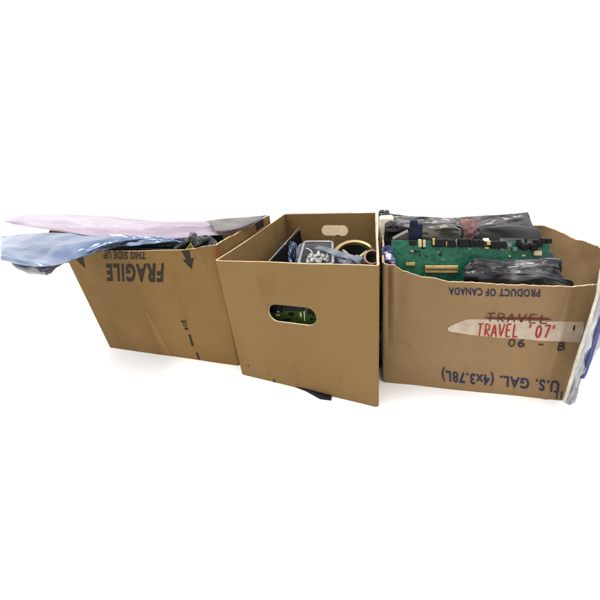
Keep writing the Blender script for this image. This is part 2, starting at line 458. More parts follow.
# opened left flap of the box
mb = MB(); h0, h1 = Vector((-.534, .745, .2550)), Vector((-.470, .965, .2490)); o0, o1 = at(46.5, 236.5, z=.284), at(50, 228.5, z=.297)
R = []
for i in range(13):
    row = []
    for j in range(9):
        a = h0.lerp(h1, i/12); b = o0.lerp(o1, i/12); q = a.lerp(b, j/8); q.z += .004*math.sin(math.pi*j/8)+.002*noise3(q, 14)
        row.append((mb.vert(q), mb.vert(q-Vector((0, 0, .004)))))
    R.append(row)
for i in range(12):
    for j in range(8):
        mb.face([R[i][j][0], R[i+1][j][0], R[i+1][j+1][0], R[i][j+1][0]]); mb.face([R[i][j][1], R[i][j+1][1], R[i+1][j+1][1], R[i+1][j][1]])
for i in range(12):
    for j in (0, 8): mb.face([R[i][j][0], R[i+1][j][0], R[i+1][j][1], R[i][j][1]], 1)
for j in range(8):
    for i in (0, 12): mb.face([R[i][j][0], R[i][j+1][0], R[i][j+1][1], R[i][j][1]], 1)
mb.build('box_flap', mm, bx1)

# ---- middle box
bx2 = empty('cardboard_box', (.04, .70, 0), 'plain brown open cardboard box with oval hand holes, between the two printed boxes', 'box', 'cardboard boxes of electronic parts')
fl, fr = Vector((-.1392, .5466)), Vector((.1247, .4187)); tfl, tfr = Vector((-.1491, .5514)), Vector((.1177, .4220))
Db = Vector((.107, .432)); tbl, tbr = Vector((-.0264, .9474)), Vector((.2245, .8538))
c2 = Carton([fl, fr, fr+Db, fl+Db], [tfl, tfr, tbr, tbl],
            [tabf([(0, .2563), (.5, .2622), (1, .2672)]), tabf([(0, .2672), (1, .261)]), tabf([(0, .261), (1, .261)]), tabf([(0, .261), (1, .2563)])],
            [soft(.002), zc, soft(-.002), soft(-.003)], 2, .0003, .0007)
mm = [M['kraft2'], M['edge']]
def hole_for(c, k, x0, y0, x1, y1, ang):
    a = c.st(k, x0, (y0+y1)/2-ang); b = c.st(k, x1, (y0+y1)/2+ang); t = c.st(k, (x0+x1)/2, y0); u = c.st(k, (x0+x1)/2, y1)
    cs, ct = (a[0]+b[0])/2, (t[1]+u[1])/2; hs, ht = abs(b[0]-a[0])/2, abs(t[1]-u[1])/2
    L = (c.bot[(k+1) % 4]-c.bot[k]).length; H = c.rims[k](cs)
    slope = (b[1]-a[1])*H/((b[0]-a[0])*L)
    return (cs-hs*1.35, cs+hs*1.35, ct-ht*1.9, ct+ht*1.9, cs, ct, hs, ht, slope)
p = c2.panel(0, 'front_panel', mm, bx2, hole_for(c2, 0, 268.4, 306.2, 316.4, 323.6, 2.6))
for q in ([(272.8, 379.2), (275.2, 379.0), (275.6, 382.2), (273.4, 382.6)], [(247.6, 364.8), (249.2, 364.6), (249.4, 366.6), (248, 366.8)]): poly_decal(c2, 0, [q], ink('brown scuff', (.07, .045, .02)), 'scuff_mark', p)
c2.panel(1, 'side_panel', mm, bx2)
c2.panel(2, 'rear_panel', mm, bx2, hole_for(c2, 2, 321.8, 225.0, 348.4, 235.2, .2))
c2.panel(3, 'side_panel', mm, bx2); c2.bottom(M['kraft2'], bx2)

# ---- right box
bx3 = empty('cardboard_box', (.33, .58, 0), 'worn pale cardboard box handwritten TRAVEL, with bulging right side and navy printing', 'box', 'cardboard boxes of electronic parts')
fl, fr = Vector((.1487, .4856)), Vector((.445, .3993)); tfl, tfr = Vector((.1405, .4880)), Vector((.4300, .4035))
D3 = Vector((.073, .291))
def b3(q, t):
    b = .004*math.sin(math.pi*q)*t
    b += -.007*math.exp(-((q-.085)/.045)**2)*max(0, t-.45)**1.2*1.6          # dented left shoulder
    b += -.0090*math.exp(-((q-.036)/.012)**2)*max(0, t-.30)**.8 + .004*math.exp(-((q-.066)/.015)**2)*max(0, t-.35)
    b += .0016*math.exp(-((q-.90)/.012)**2)-.0018*math.exp(-((q-.44)/.01)**2)*t
    return b
def b3r(q, t): return .047*max(0, math.sin(math.pi*q))**.75*t**1.4 + (.003*math.sin(q*17)*t + .020*fold(q*.30, t*.23, 7, 77))*max(0, math.sin(math.pi*q))*min(1, t*1.5)
c3 = Carton([fl, fr, fr+D3, fl+D3], [tfl, tfr, Vector((.551, .682)), Vector((.2135, .779))],
            [tabf([(0, .2465), (.022, .2445), (.034, .2415), (.046, .2435), (.060, .2455), (.085, .2375), (.11, .2335), (.23, .2245), (.385, .2178), (.6, .2150), (.87, .2146), (1, .2175)]),
             tabf([(0, .2175), (.3, .231), (.62, .2325), (.70, .229), (1, .236)]), tabf([(0, .236), (1, .243)]), tabf([(0, .243), (1, .247)])],
            [b3, b3r, zc, soft(-.002)], 3, .0012, .0022)
mm = [M['kraft3'], M['edge']]
p = c3.panel(0, 'front_panel', mm, bx3, None, 90, 40)
text_decal(c3, 0, 'PRODUCT OF CANADA', (540.2, 289.0), (448.5, 287.3), (539.8, 296.6), M['ink_blue'], 'printed_lettering', p, .028)
text_decal(c3, 0, 'U.S. GAL. (4x3.78L)', (559.5, 381.2), (441.5, 370.4), (558.4, 391.8), M['ink_blue'], 'printed_lettering', p, .028)
text_decal(c3, 0, '1L', (562.6, 391.5), (553.5, 391.0), (561.6, 398.8), M['ink_blue'], 'printed_lettering', p, .028)
tm, nt, bs = new_mat('old masking tape'); bs.inputs['Base Color'].default_value = (.62, .52, .40, 1); bs.inputs['Roughness'].default_value = .45
nt.links.new(ramp(nt, noise_tex(nt, 40, 6, .7, coords(nt)), [(.35, (.42, .33, .235)), (.6, (.55, .465, .365))]), bs.inputs['Base Color'])
bs.inputs['Alpha'].default_value = .66
tp = strip_decal(c3, 0, [(447.5, 328.2), (451, 325.4), (458, 322.6), (466, 319.4), (472, 319.0), (500, 319.6), (520, 320.4), (540, 321.4), (560, 321.2), (583, 321.5)], [(448, 330.4), (451, 331.6), (458, 332.6), (466, 334.0), (472, 334.8), (500, 337.6), (520, 338.4), (540, 340.6), (560, 341.0), (581, 342.5)], tm, 'masking_tape', p, .0007, 110)
hand(c3, 0, 'TRAVEL', (486, 321.2), (550, 323.2), (486.6, 313.2), M['pen_dark'], 'handwriting', p, .14, [[(-.03, .55), (.4, .42), (1.0, .5)], [(.02, .38), (.5, .55), (.95, .62)]])
hand(c3, 0, "TRAVEL '07'", (476.5, 335.2), (558, 338.2), (477.6, 323.8), M['pen_red'], 'handwriting', p, .13)
hand(c3, 0, '06 - B', (507.5, 346.0), (566, 349.4), (508.6, 338.8), M['pen_black'], 'handwriting', p, .19)
poly_decal(c3, 0, [[(573.4, 325.2), (575.2, 325.0), (574.4, 330.2), (572.6, 330.4)]], M['pen_black'], 'pen_mark', p, .0009)
c3.panel(1, 'side_panel', mm, bx3, None, 60, 40); c3.panel(2, 'rear_panel', mm, bx3); c3.panel(3, 'side_panel', mm, bx3); c3.bottom(M['kraft3'], bx3)

# ------------------------------------------------------------ bags and loose contents
def cat(pts, u):
    x = u*(len(pts)-1); i = min(int(x), len(pts)-2); f = x-i
    p0, p1, p2, p3 = pts[max(i-1, 0)], pts[i], pts[i+1], pts[min(i+2, len(pts)-1)]
    return .5*((2*p1)+(p2-p0)*f+(2*p0-5*p1+4*p2-p3)*f*f+(3*p1-p0-3*p2+p3)*f**3)
def bag(rails, mat, name, parent=None, nu=90, nv=30, thick=.006, cr=.004, sc=14, seed=0, origin=None, smooth=True, us=.8):
    mb = MB(); rails = [[Vector(q) for q in r] for r in rails]
    G = [[cat([cat(r, i/nu) for r in rails], j/nv) for j in range(nv+1)] for i in range(nu+1)]
    V = {}
    LU = sum((G[i+1][nv//2]-G[i][nv//2]).length for i in range(nu)); LV = sum((G[nu//2][j+1]-G[nu//2][j]).length for j in range(nv))
    for i in range(nu+1):
        for j in range(nv+1):
            a = G[min(i+1, nu)][j]-G[max(i-1, 0)][j]; b = G[i][min(j+1, nv)]-G[i][max(j-1, 0)]
            n = a.cross(b); n = n.normalized() if n.length > 1e-9 else Vector((0, 0, 1))
            e = min(i, nu-i, 8)/8*min(j, nv-j, 5)/5
            for l in (0, 1):
                q = G[i][j]; s0 = seed+l*5
                d = 0
                for fr_, am in ((1, 1), (2.1, .38)):
                    d += am*fold(i/nu*LU*us, j/nv*LV, sc*fr_*1.6, s0)*2
                d = cr*d
                side = 1 if l == 0 else -1
                V[i, j, l] = mb.vert(q+n*(side*(thick*.5*e**.6+.0004)+d*(.35+.65*e)))
    for i in range(nu):
        for j in range(nv):
            mb.face((V[i, j, 0], V[i+1, j, 0], V[i+1, j+1, 0], V[i, j+1, 0])); mb.face((V[i, j, 1], V[i, j+1, 1], V[i+1, j+1, 1], V[i+1, j, 1]))
    for i in range(nu):
        for j in (0, nv): mb.face((V[i, j, 0], V[i+1, j, 0], V[i+1, j, 1], V[i, j, 1]))
    for j in range(nv):
        for i in (0, nu): mb.face((V[i, j, 0], V[i, j+1, 0], V[i, j+1, 1], V[i, j, 1]))
    return mb.build(name, mat, parent, smooth, origin)

M['pink'] = film('pink antistatic film', [(.30, .24, .33), (.42, .34, .43), (.52, .44, .52)], .2, .15, .66, 5, .22)
M['blue'] = film('blue silver shielding film', [(.09, .13, .24), (.19, .245, .38), (.36, .42, .54)], .16, .85, .95, 11, .5)
M['smoke'] = film('smoky shielding film', [(.13, .125, .125), (.22, .21, .215), (.34, .32, .33)], .26, .65, .93, 8, .3)
M['smoke_dark'] = film('dark shielding film', [(.02, .02, .024), (.07, .07, .075), (.19, .185, .19)], .2, .7, 1, 12, .5)
M['blackfilm'] = film('black bag film', [(.005, .005, .006), (.007, .007, .009), (.014, .014, .017)], .28, 0, 1, 12, .4)
M['blackfilm'].node_tree.nodes['Principled BSDF'].inputs['Specular IOR Level'].default_value = .3
M['rear'] = film('smoky folded film', [(.07, .065, .068), (.11, .104, .108), (.17, .16, .167)], .3, .35, 1, 8, .16)
M['olive'] = film('olive grey film', [(.05, .047, .037), (.085, .08, .064), (.14, .13, .108)], .3, .3, 1, 14, .3)
M['charcoal'] = film('charcoal film', [(.030, .029, .028), (.042, .040, .038), (.065, .06, .058)], .4, .15, 1, 10, .2)

# pink bag lies along the back of the left box and sticks out to the left
A = lambda px, py, z: at(px, py, z=z)
back = [A(20, 216.5, .326), A(50, 215, .320), A(100, 216.2, .306), A(150, 220.8, .290), A(200, 221.3, .282), A(235, 218.5, .281), A(268, 215.6, .281)]
mid = [A(4, 221, .322), A(52, 222, .316), A(102, 227, .302), A(150, 230, .284), A(198, 228, .277), A(232, 225, .277), A(263, 218.8, .279)]
front = [A(10, 223, .318), A(58, 230.5, .310), A(104, 238, .294), A(150, 239, .277), A(192, 237, .273), A(226, 234, .2735), A(252, 225, .278)]
o = bag([back, mid, front], M['pink'], 'plastic_bag', None, 200, 60, .004, .0042, 17, 3, us=.35)
tag(o, 'long pink translucent antistatic bag lying across the back of the FRAGILE box', 'bag', 'antistatic bags')
# silver-blue shielding bag in front of it
back = [A(1.0, 236, .306), A(40, 235.0, .304), A(90, 234.8, .299), A(130, 235.5, .292), A(158, 237.5, .284), A(184, 239.5, .279)]
mid = [A(.5, 250, .300), A(42, 250, .298), A(88, 245, .292), A(130, 240.0, .285), A(158, 240.5, .279), A(183, 241.2, .276)]
front = [A(1.5, 260.5, .294), A(44, 266, .288), A(84, 256.2, .279), A(126, 244.6, .2740), A(156, 243.2, .2735), A(180, 243.0, .274)]
o = bag([back, mid, front], M['blue'], 'shielding_bag', None, 260, 80, .004, .0046, 24, 10, us=.33)
tag(o, 'shiny silver-blue shielding bag jutting left over the corner of the FRAGILE box', 'bag', 'antistatic bags')
# smoky end of a bag hanging below
o = bag([[A(10, 262.5, .284), A(28, 264.0, .282), A(52, 264.0, .277), A(70, 259.5, .270)], [A(16, 268, .280), A(30, 269.5, .278), A(46, 270.5, .276), A(58, 267, .271)],
         [A(24, 270, .279), A(34, 272.5, .277), A(44, 273.6, .276), A(50, 271.8, .275)]], M['smoke'], 'plastic_bag', None, 50, 20, .006, .003, 22, 4)
tag(o, 'small smoky grey bag corner poking out under the silver-blue bag', 'bag', 'antistatic bags')

# smoky bag end over the pink bag at the back right corner
o = bag([[A(206, 220.6, 0.2920), A(226, 218.4, 0.2920), A(246, 217.4, 0.2910), A(266, 215.4, 0.2890)], [A(212, 226, 0.2870), A(228, 224, 0.2870), A(244, 222, 0.2880), A(262, 218.2, 0.2870)],
         [A(216, 231.5, 0.2830), A(228, 230.5, 0.2830), A(240, 228, 0.2840), A(257, 221.5, 0.2860)]], film('brown smoky film', [(.05, .04, .035), (.12, .10, .095), (.24, .21, .20)], .3, .4, .96, 7, .2), 'plastic_bag', None, 60, 24, .003, .0012, 14, 14)
tag(o, 'brownish smoky bag end lying at the back right corner of the FRAGILE box', 'bag', 'antistatic bags')

# standing dark circuit boards in the left box
E1 = Vector((.3598, -.1266, 0)).normalized(); G1 = Vector((.2855, .958, 0))
F1 = Vector((-.5073, .7031, 0))
def board(frame, a0, a1, b, z0, z1, mat, name, label=None, th=.0018, chips=6, seed=0, group=None, tilt=.0):
    O, e, g = frame; rnd = random.Random(seed)
    r = empty(name, O+e*((a0+a1)/2)+g*b+Vector((0, 0, z0)), label, 'circuit board', group)
    up = Vector((0, 0, 1))+g*tilt
    mb = MB(); mb.box(O+e*a0+g*b+Vector((0, 0, z0)), e*(a1-a0), g*th, up*(z1-z0), 0, .0003); mb.build('board', mat, r, False)
    for i in range(chips):
        cw, chh = rnd.uniform(.012, .03), rnd.uniform(.008, .016)
        ca = a0+.01+(a1-a0-.05)*((i+.5)/chips)
        mb = MB(); mb.box(O+e*ca+g*(b-.0005)+up*(z1-z0-rnd.uniform(.012, .03))+Vector((0, 0, z0)), e*cw, -g*rnd.uniform(.004, .01), up*chh, 0, .0008)
        mb.build('chip', M['black'] if rnd.random() < .75 else M['tan'], r, False)
    return r
labs = ['dark circuit board standing just inside the front of the FRAGILE box', 'dark circuit board second from the front inside the FRAGILE box', 'taller dark circuit board third from the front inside the FRAGILE box']
M['pcbdark'] = plain('dark green board', (.006, .014, .013), .45, 0, 90, .6, spec=.25)
for i, (b, a0, a1, z1) in enumerate(((.022, .08, .345, .262), (.055, .05, .33, .268), (.10, .06, .34, .272))):
    board((F1, E1, G1), a0, a1, b, .007, z1, M['pcbdark'], 'circuit_board', labs[i], chips=9, seed=i, group='dark circuit boards in the left box')
# black crumpled bag with yellow warning triangle
pl = (F1+G1*.035, Vector((E1.y, -E1.x, 0)))
P = lambda x, y: at(x, y, plane=pl)
pl2 = (F1+G1*.075, pl[1]); Q = lambda x, y: at(x, y, plane=pl2)
r = empty('black_bag', F1+E1*.3+G1*.05, 'crumpled black bag with a yellow triangle warning label at the FRAGILE box rim', 'bag')
bag([[Q(174, 247), Q(184, 241), Q(192.5, 233.2), Q(199, 238.2), Q(205, 235.6), Q(211, 239), Q(217.5, 243)],
     [P(174, 249), P(184, 243.5), P(192, 237), P(198.5, 240.6), P(204.5, 238.6), P(211, 242), P(217.5, 245)],
     [P(174, 258), P(184, 258), P(192, 258), P(199, 257), P(206, 256), P(212, 254), P(218, 253)]], M['blackfilm'], 'bag_body', r, 110, 50, .003, .0050, 30, 5)
M['yellow'] = plain('yellow label', (.36, .28, .035), .5, 0, 100, .15)
pl3 = (F1+G1*.026, pl[1]); P3_ = lambda x, y: at(x, y, plane=pl3)
mb = MB(); tri = [P3_(185.8, 249.0), P3_(195.0, 249.4), P3_(190.8, 242.6)]
nrm = -G1*.0012
a = [mb.vert(q) for q in tri]; b = [mb.vert(q+nrm) for q in tri]
mb.face(a); mb.face(b)
for i in range(3): mb.face((a[i], a[(i+1) % 3], b[(i+1) % 3], b[i]))
lab = mb.build('warning_label', M['yellow'], r, False)
mb = MB(); cc = sum(tri, Vector())/3
t2 = [cc.lerp(q, .55)+nrm*1.4 for q in tri]; t3 = [cc.lerp(q, .30)+nrm*1.4 for q in tri]
ids = [mb.vert(q) for q in t2]; ids2 = [mb.vert(q) for q in t3]
for i in range(3): mb.face((ids[i], ids[(i+1) % 3], ids2[(i+1) % 3], ids2[i]))
mb.build('warning_triangle', M['black'], lab, False)

# ---- middle box contents
E2 = Vector((.2639, -.1279, 0)).normalized(); G2 = Vector((.240, .971, 0)); F2 = Vector((-.1392, .5466, 0))
def in2(a, b, z): return F2+E2*a+G2*b+Vector((0, 0, z))
# heap of cables (could not be counted)
mb = MB(); n = 30; H = {}
for i in range(n+1):
    for j in range(n+1):
        q = in2(.012+.262*i/n, .012+.405*j/n, 0); q.z = .135+.016*noise3(q, 16, 3)+.010*noise3(q, 45, 4); H[i, j] = mb.vert(q)
for i in range(n):
    for j in range(n): mb.face((H[i, j], H[i+1, j], H[i+1, j+1], H[i, j+1]), 0)
rnd = random.Random(4)
for k in range(80):
    a, b, an = rnd.uniform(.02, .255), rnd.uniform(.02, .38), rnd.uniform(0, 6.28); pts = []
    cu = rnd.uniform(-30, 30)
    for s_ in range(14):
        a += .009*math.cos(an); b += .009*math.sin(an); an += cu*.009+rnd.uniform(-.25, .25)
        if not (.018 < a < .258 and .018 < b < .40): break
        pts.append(in2(a, b, .150+.012*math.sin(s_*.5+k)+.010*rnd.random()*0+.006*(k % 4)))
    if len(pts) > 4: mb.tube(pts, rnd.choice((.0018, .0025, .003)), 7, m=rnd.choice((0, 0, 0, 0, 1, 2)))
M['cable_grey'] = plain('grey cable', (.20, .21, .24), .45); M['cable_blue'] = plain('navy cable', (.02, .04, .11), .4)
o = mb.build('cable_tangle', [M['black'], M['cable_grey'], M['cable_blue']], None)
tag(o, 'tangle of dark cables filling the plain cardboard box', 'cables'); o['kind'] = 'stuff'
# black panel leaning along the left wall
mb = MB(); t0, t1 = at(267.5, 263, z=.217), Vector((.014, .917, .2225)); nrm = (t1-t0).cross(Vector((0, 0, 1))).normalized()
b0, b1 = Vector((t0.x+.02, t0.y-.004, .0075)), Vector((t1.x+.02, t1.y-.008, .0075))
for d, m_ in ((0, 0),):
    mb.box(b0, b1-b0, nrm*.003, t0-b0, 0, .0008)
M['glossblack'] = plain('black panel sheet', (.005, .005, .006), .6, 0, 20, .3, spec=.06)
r = empty('leaning_sheet', (b0+b1)/2, 'black panel with pale top edge leaning along the plain box left wall', 'panel')
mb.build('panel_sheet', M['glossblack'], r, False)
mb = MB(); mb.tube([t0+Vector((0, 0, .0016))+nrm*.0015, t1+Vector((0, 0, .0016))+nrm*.0015], .0014, 8); mb.build('edge_trim', plain('grey trim', (.30, .28, .27), .35, .6), r)
# dark pouch, its blue glints put into the film colour
o = bag([[at(276, 262, z=.185), at(277, 252, z=.205), at(281, 244, z=.215), at(289, 241.5, z=.216), at(296, 243, z=.212), at(298, 252, z=.195)],
         [at(274, 268, z=.18), at(277, 262, z=.185), at(283, 256, z=.19), at(289, 255, z=.19), at(295, 256, z=.185), at(298, 264, z=.175)],
         [at(274, 276, z=.16), at(279, 272, z=.16), at(284, 270, z=.16), at(289, 270, z=.16), at(294, 270, z=.16), at(297, 272, z=.16)]],
        film('dark blue pouch film', [(.006, .007, .011), (.012, .018, .04), (.06, .08, .14)], .15, .5, 1, 20, .6), 'plastic_pouch', None, 50, 24, .004, .0022, 34, 9)
tag(o, 'small dark blue glossy pouch between the black panel and the clear tub', 'pouch')
# clear tub with white connectors
tl, tr, ftl, ftr = at(304.5, 241.5, z=.216), at(332.5, 241.5, z=.216), at(298.2, 264, z=.216), at(333, 264, z=.216)
def tub_loop(k, z):           # rounded rectangle between the four corners, shrunk by k towards the centre
    c = (tl+tr+ftl+ftr)/4; pts = []
    cs_ = [ftl, ftr, tr, tl]
    for i in range(4):
        V_, P_, N_ = cs_[i], cs_[i-1], cs_[(i+1) % 4]
        d1, d2 = (P_-V_).normalized(), (N_-V_).normalized(); r_ = .013
        for s_ in range(7):
            u = s_/6; a = V_+d1*r_*(1-u)**2+d2*r_*u**2; pts.append(a)
    out = []
    for q in pts:
        d = q-c; d.z = 0; out.append(Vector((c.x+d.x*k, c.y+d.y*k, z)))
    return out
cm, nt, bs = new_mat('clear grey plastic'); bs.inputs['Base Color'].default_value = (.42, .44, .47, 1); bs.inputs['Roughness'].default_value = .15; bs.inputs['Alpha'].default_value = .5
nt.links.new(ramp(nt, noise_tex(nt, 30, 3, .5, coords(nt)), [(.3, (.16, .18, .22)), (.7, (.30, .32, .37))]), bs.inputs['Base Color'])
cm2 = plain('clear tub rim', (.25, .25, .26), .25, .1, 50, .3)
r = empty('plastic_tub', (tl+ftr)/2-Vector((0, 0, .205)), 'clear grey plastic tub with rounded rim holding white connectors', 'tub')
mb = MB(); L_ = [tub_loop(.86, .012), tub_loop(.90, .10), tub_loop(.97, .212)]; I_ = [tub_loop(.95, .212), tub_loop(.88, .10), tub_loop(.84, .014)]
rings = [[mb.vert(q) for q in l] for l in L_+I_]; n = len(rings[0])
for a, b in zip(rings, rings[1:]):
    for i in range(n): mb.face((a[i], a[(i+1) % n], b[(i+1) % n], b[i]))
mb.face(rings[0][::-1]); mb.face(rings[-1])
mb.build('tub_wall', cm, r)
mb = MB(); mb.tube([q for q in tub_loop(1.0, .2155)], .0030, 8, True); mb.build('tub_rim', cm2, r)
o = MB(); o.box(in2(0, 0, 0), (.001, 0, 0), (0, .001, 0), (0, 0, .001))
mb = MB(); n = 14; H = {}
cen = (tl+tr+ftl+ftr)/4
ax, ay = (tr-tl)*.78, (tl-ftl)*.78
for i in range(n+1):
    for j in range(n+1):
        q = cen+ax*(i/n-.5)+ay*(j/n-.5); q.z = .178+.008*noise3(q, 60); H[i, j] = mb.vert(q)
lo = {}
for i in range(n):
    for j in range(n): mb.face((H[i, j], H[i+1, j], H[i+1, j+1], H[i, j+1]))
base = [mb.vert(Vector((*(cen+ax*(u*.9-.45)+ay*(v*.9-.45)).to_2d(), .016))) for u, v in ((0, 0), (1, 0), (1, 1), (0, 1))]
edge = [[H[i, 0] for i in range(n+1)], [H[n, j] for j in range(n+1)], [H[i, n] for i in range(n, -1, -1)], [H[0, j] for j in range(n, -1, -1)]]
for q in range(4): mb.face([base[(q+1) % 4], base[q]]+edge[q])
mb.face(base)
o = mb.build('foam_block', M['black'], None, False); tag(o, 'black foam block filling the clear tub under the white connectors', 'foam')
rnd = random.Random(12); first = None; firstp = None
lb = ['white connector lying at the left end of the heap in the clear tub', 'white connector standing tallest in the heap in the clear tub']
for k, (px, py) in enumerate(((309, 257.5), (314.5, 258.5), (318.5, 254.5), (321, 259), (325, 259.5), (317, 261), (328, 261), (312, 260.5), (307.5, 261.5), (323, 256), (327.5, 257), (315.5, 256.2), (320, 261.8), (311, 255.8))):
    loc = at(px, py, z=.192)
    if first is None:
        first = empty('connector', loc, 'small white nylon connector heaped in the clear plastic tub', 'connector', 'white connectors in the tub')
        mb = MB(); mb.box(loc+Vector((-.0055, -.0035, -.004)), (.011, 0, 0), (0, .007, 0), (0, 0, .008), 0, .0008); firstp = [mb.build('housing', M['white'], first, False)]
        mb = MB()
        for q in range(3): mb.box(loc+Vector((-.0045+q*.0034, -.0012, .004)), (.0018, 0, 0), (0, .0025, 0), (0, 0, .006), 0, .0004)
        firstp.append(mb.build('latch', M['white'], first, False)); rr = first
    else:
        rr = first.copy(); C.objects.link(rr); rr.location = loc
        for q in firstp: d = q.copy(); C.objects.link(d); d.parent = rr
    rr.scale = (rnd.uniform(.65, 1.0),)*3
    rr.rotation_euler = (rnd.uniform(-.7, .7), rnd.uniform(-.7, .7), rnd.uniform(0, 3.1))
# grey ribbon straps
M['ribbon'] = plain('grey ribbon cable', (.12, .14, .185), .35, .1, 30, .25)
def strap(pts, wd, label, mat=None):
    N = 40; mb = MB(); R = []
    P_ = [cat([Vector(q) for q in pts], i/N) for i in range(N+1)]
    for i, q in enumerate(P_):
        d = (P_[min(i+1, N)]-P_[max(i-1, 0)]).normalized(); s_ = d.cross(Vector((.1, -.5, .85))).normalized()
        nn = d.cross(s_).normalized()
        row = []
        for k in range(9):
            u = k/8-.5; row.append(q+s_*wd*u+nn*.0006*math.cos(k*math.pi))
        R.append([[mb.vert(x+nn*.0005) for x in row], [mb.vert(x-nn*.0005) for x in row]])
    for i in range(N):
        for k in range(8):
            mb.face((R[i][0][k], R[i+1][0][k], R[i+1][0][k+1], R[i][0][k+1])); mb.face((R[i][1][k], R[i][1][k+1], R[i+1][1][k+1], R[i+1][1][k]))
        for k in (0, 8): mb.face((R[i][0][k], R[i+1][0][k], R[i+1][1][k], R[i][1][k]))
    for i in (0, N):
        for k in range(8): mb.face((R[i][0][k], R[i][0][k+1], R[i][1][k+1], R[i][1][k]))
    o = mb.build('ribbon_cable', mat or M['ribbon'], None)
    tag(o, label, 'cable', 'grey ribbon cables in the plain box')
strap([at(317, 247, z=.222), at(326, 249, z=.225), at(334, 252, z=.222), at(346, 255.5, z=.217), at(358, 259.5, z=.213), at(369, 266, z=.20)], .016, 'grey ribbon cable running from the clear tub across to the copper ring')
strap([at(333, 252, z=.212), at(338, 257, z=.205), at(343, 263, z=.198), at(348, 270, z=.185)], .016, 'short grey ribbon cable curling down beside the clear tub')
strap([at(353, 256, z=.222), at(359, 259, z=.222), at(362, 263, z=.214), at(362, 270, z=.195)], .022, 'pale wide ribbon cable folded in front of the brass-rimmed speaker')
cf, nt, bs = new_mat('clear bluish film'); bs.inputs['Roughness'].default_value = .16; bs.inputs['Alpha'].default_value = .55; bs.inputs['Metallic'].default_value = .2
nt.links.new(ramp(nt, noise_tex(nt, 40, 3, .5, coords(nt)), [(.3, (.10, .12, .17)), (.7, (.32, .36, .44))]), bs.inputs['Base Color'])
o = bag([[at(331, 257, z=.205), at(340, 256.5, z=.212), at(352, 258, z=.214), at(366, 262, z=.212)], [at(333, 263, z=.195), at(342, 263, z=.205), at(354, 265, z=.205), at(366, 267, z=.205)],
         [at(335, 272, z=.185), at(344, 273, z=.19), at(355, 274, z=.19), at(366, 274, z=.19)]], cf, 'clear_bag', None, 60, 40, .004, .0050, 40, 71)
tag(o, 'crumpled clear bag lying under the ribbon cables in front of the loudspeaker', 'bag')
o = bag([[at(296, 250, z=.20), at(300, 244, z=.208), at(304, 243, z=.205)], [at(296, 258, z=.19), at(299, 256, z=.196), at(301, 256, z=.19)], [at(294, 268, z=.17), at(297, 268, z=.175), at(299, 268, z=.17)]], cf, 'clear_bag', None, 30, 40, .003, .0035, 45, 72)
tag(o, 'narrow clear film strip squeezed between the dark pouch and the clear tub', 'bag')
# brass rimmed speaker: rim, dark cone, frame spokes
ctr = at(355, 259.5, z=.196); ax = (Vector((-.02, -.45, .62))).normalized()
r = empty('loudspeaker', Vector((ctr.x, ctr.y, .16)), 'round loudspeaker with a brass rim and dark cone at the back of the plain box', 'loudspeaker')
RR = .050
mb = MB(); mb.lathe([(RR, -.010), (RR+.003, -.006), (RR+.003, .004), (RR, .007), (RR-.006, .007), (RR-.008, .004), (RR-.008, -.010)], ctr, ax, 72, closed=True); mb.build('rim', plain('brass rim', (.26, .195, .095), .28, .75, 25, .2), r)
mb = MB(); mb.lathe([(RR-.008, .0), (RR-.014, -.006), (.018, -.03), (.012, -.024), (.0005, -.02)], ctr, ax, 48); mb.build('cone', M['black'], r)
fm_ = plain('olive frame', (.22, .20, .10), .4, .5)
a_ = ax.orthogonal().normalized(); b_ = ax.cross(a_)
for k in range(4):
    t_ = k*math.pi/2+.5+math.pi/4; d = a_*math.cos(t_)+b_*math.sin(t_); s_ = ax.cross(d)
    mb = MB(); mb.box(ctr+d*.016-s_*.003-ax*.004, d*(RR-.024), s_*.006, ax*.002, 0, .0004); mb.build('spoke', fm_, r, False)
mb = MB(); mb.lathe([(.0005, .004), (.006, .003), (.009, -.003), (.010, -.02)], ctr, ax, 24); mb.build('hub', plain('pale knob', (.40, .37, .20), .4), r)
# copper ring
ctr = at(372.0, 257.5, z=.226); ax = Vector((-.12, -.62, .5)).normalized()
r = empty('copper_coil', Vector((ctr.x, ctr.y, .17)), 'small round copper coil with dark centre at the right wall of the plain box', 'coil')
mb = MB(); mb.lathe([(.0155, -.02), (.0165, .0), (.0150, .004), (.0125, .004), (.0118, 0), (.0118, -.02)], ctr, ax, 48, closed=True); mb.build('coil_ring', plain('copper coil', (.42, .26, .19), .35, .6, 120, .3), r)
mb = MB(); mb.lathe([(.0118, -.012), (.006, -.014), (.0004, -.014)], ctr, ax, 32); mb.build('core', M['black'], r)
# dark looped wire behind the tub
mb = MB(); c_ = at(339, 245, z=.205); pts = []
for k in range(40):
    t_ = k/39*6.0; pts.append(c_+Vector((.016*math.cos(t_), .010*math.sin(t_), .028*math.sin(t_)+.004*t_-.012)))
pts = [pts[0]+Vector((0.01, -.01, -.05))]+pts
mb.tube(pts, .0016, 7); o = mb.build('wire_loop', plain('dark olive wire', (.05, .05, .03), .4), None); tag(o, 'dark looped wire standing between the clear tub and the loudspeaker', 'wire')
# thin white wire in tub
mb = MB(); mb.tube([cat([at(306, 248, z=.214), at(310, 250, z=.216), at(312.5, 253, z=.212), at(313, 258, z=.198)], i/20) for i in range(21)], .0009, 6)
o = mb.build('white_wire', M['white'], None); tag(o, 'thin white wire curling over the left side of the clear tub', 'wire')
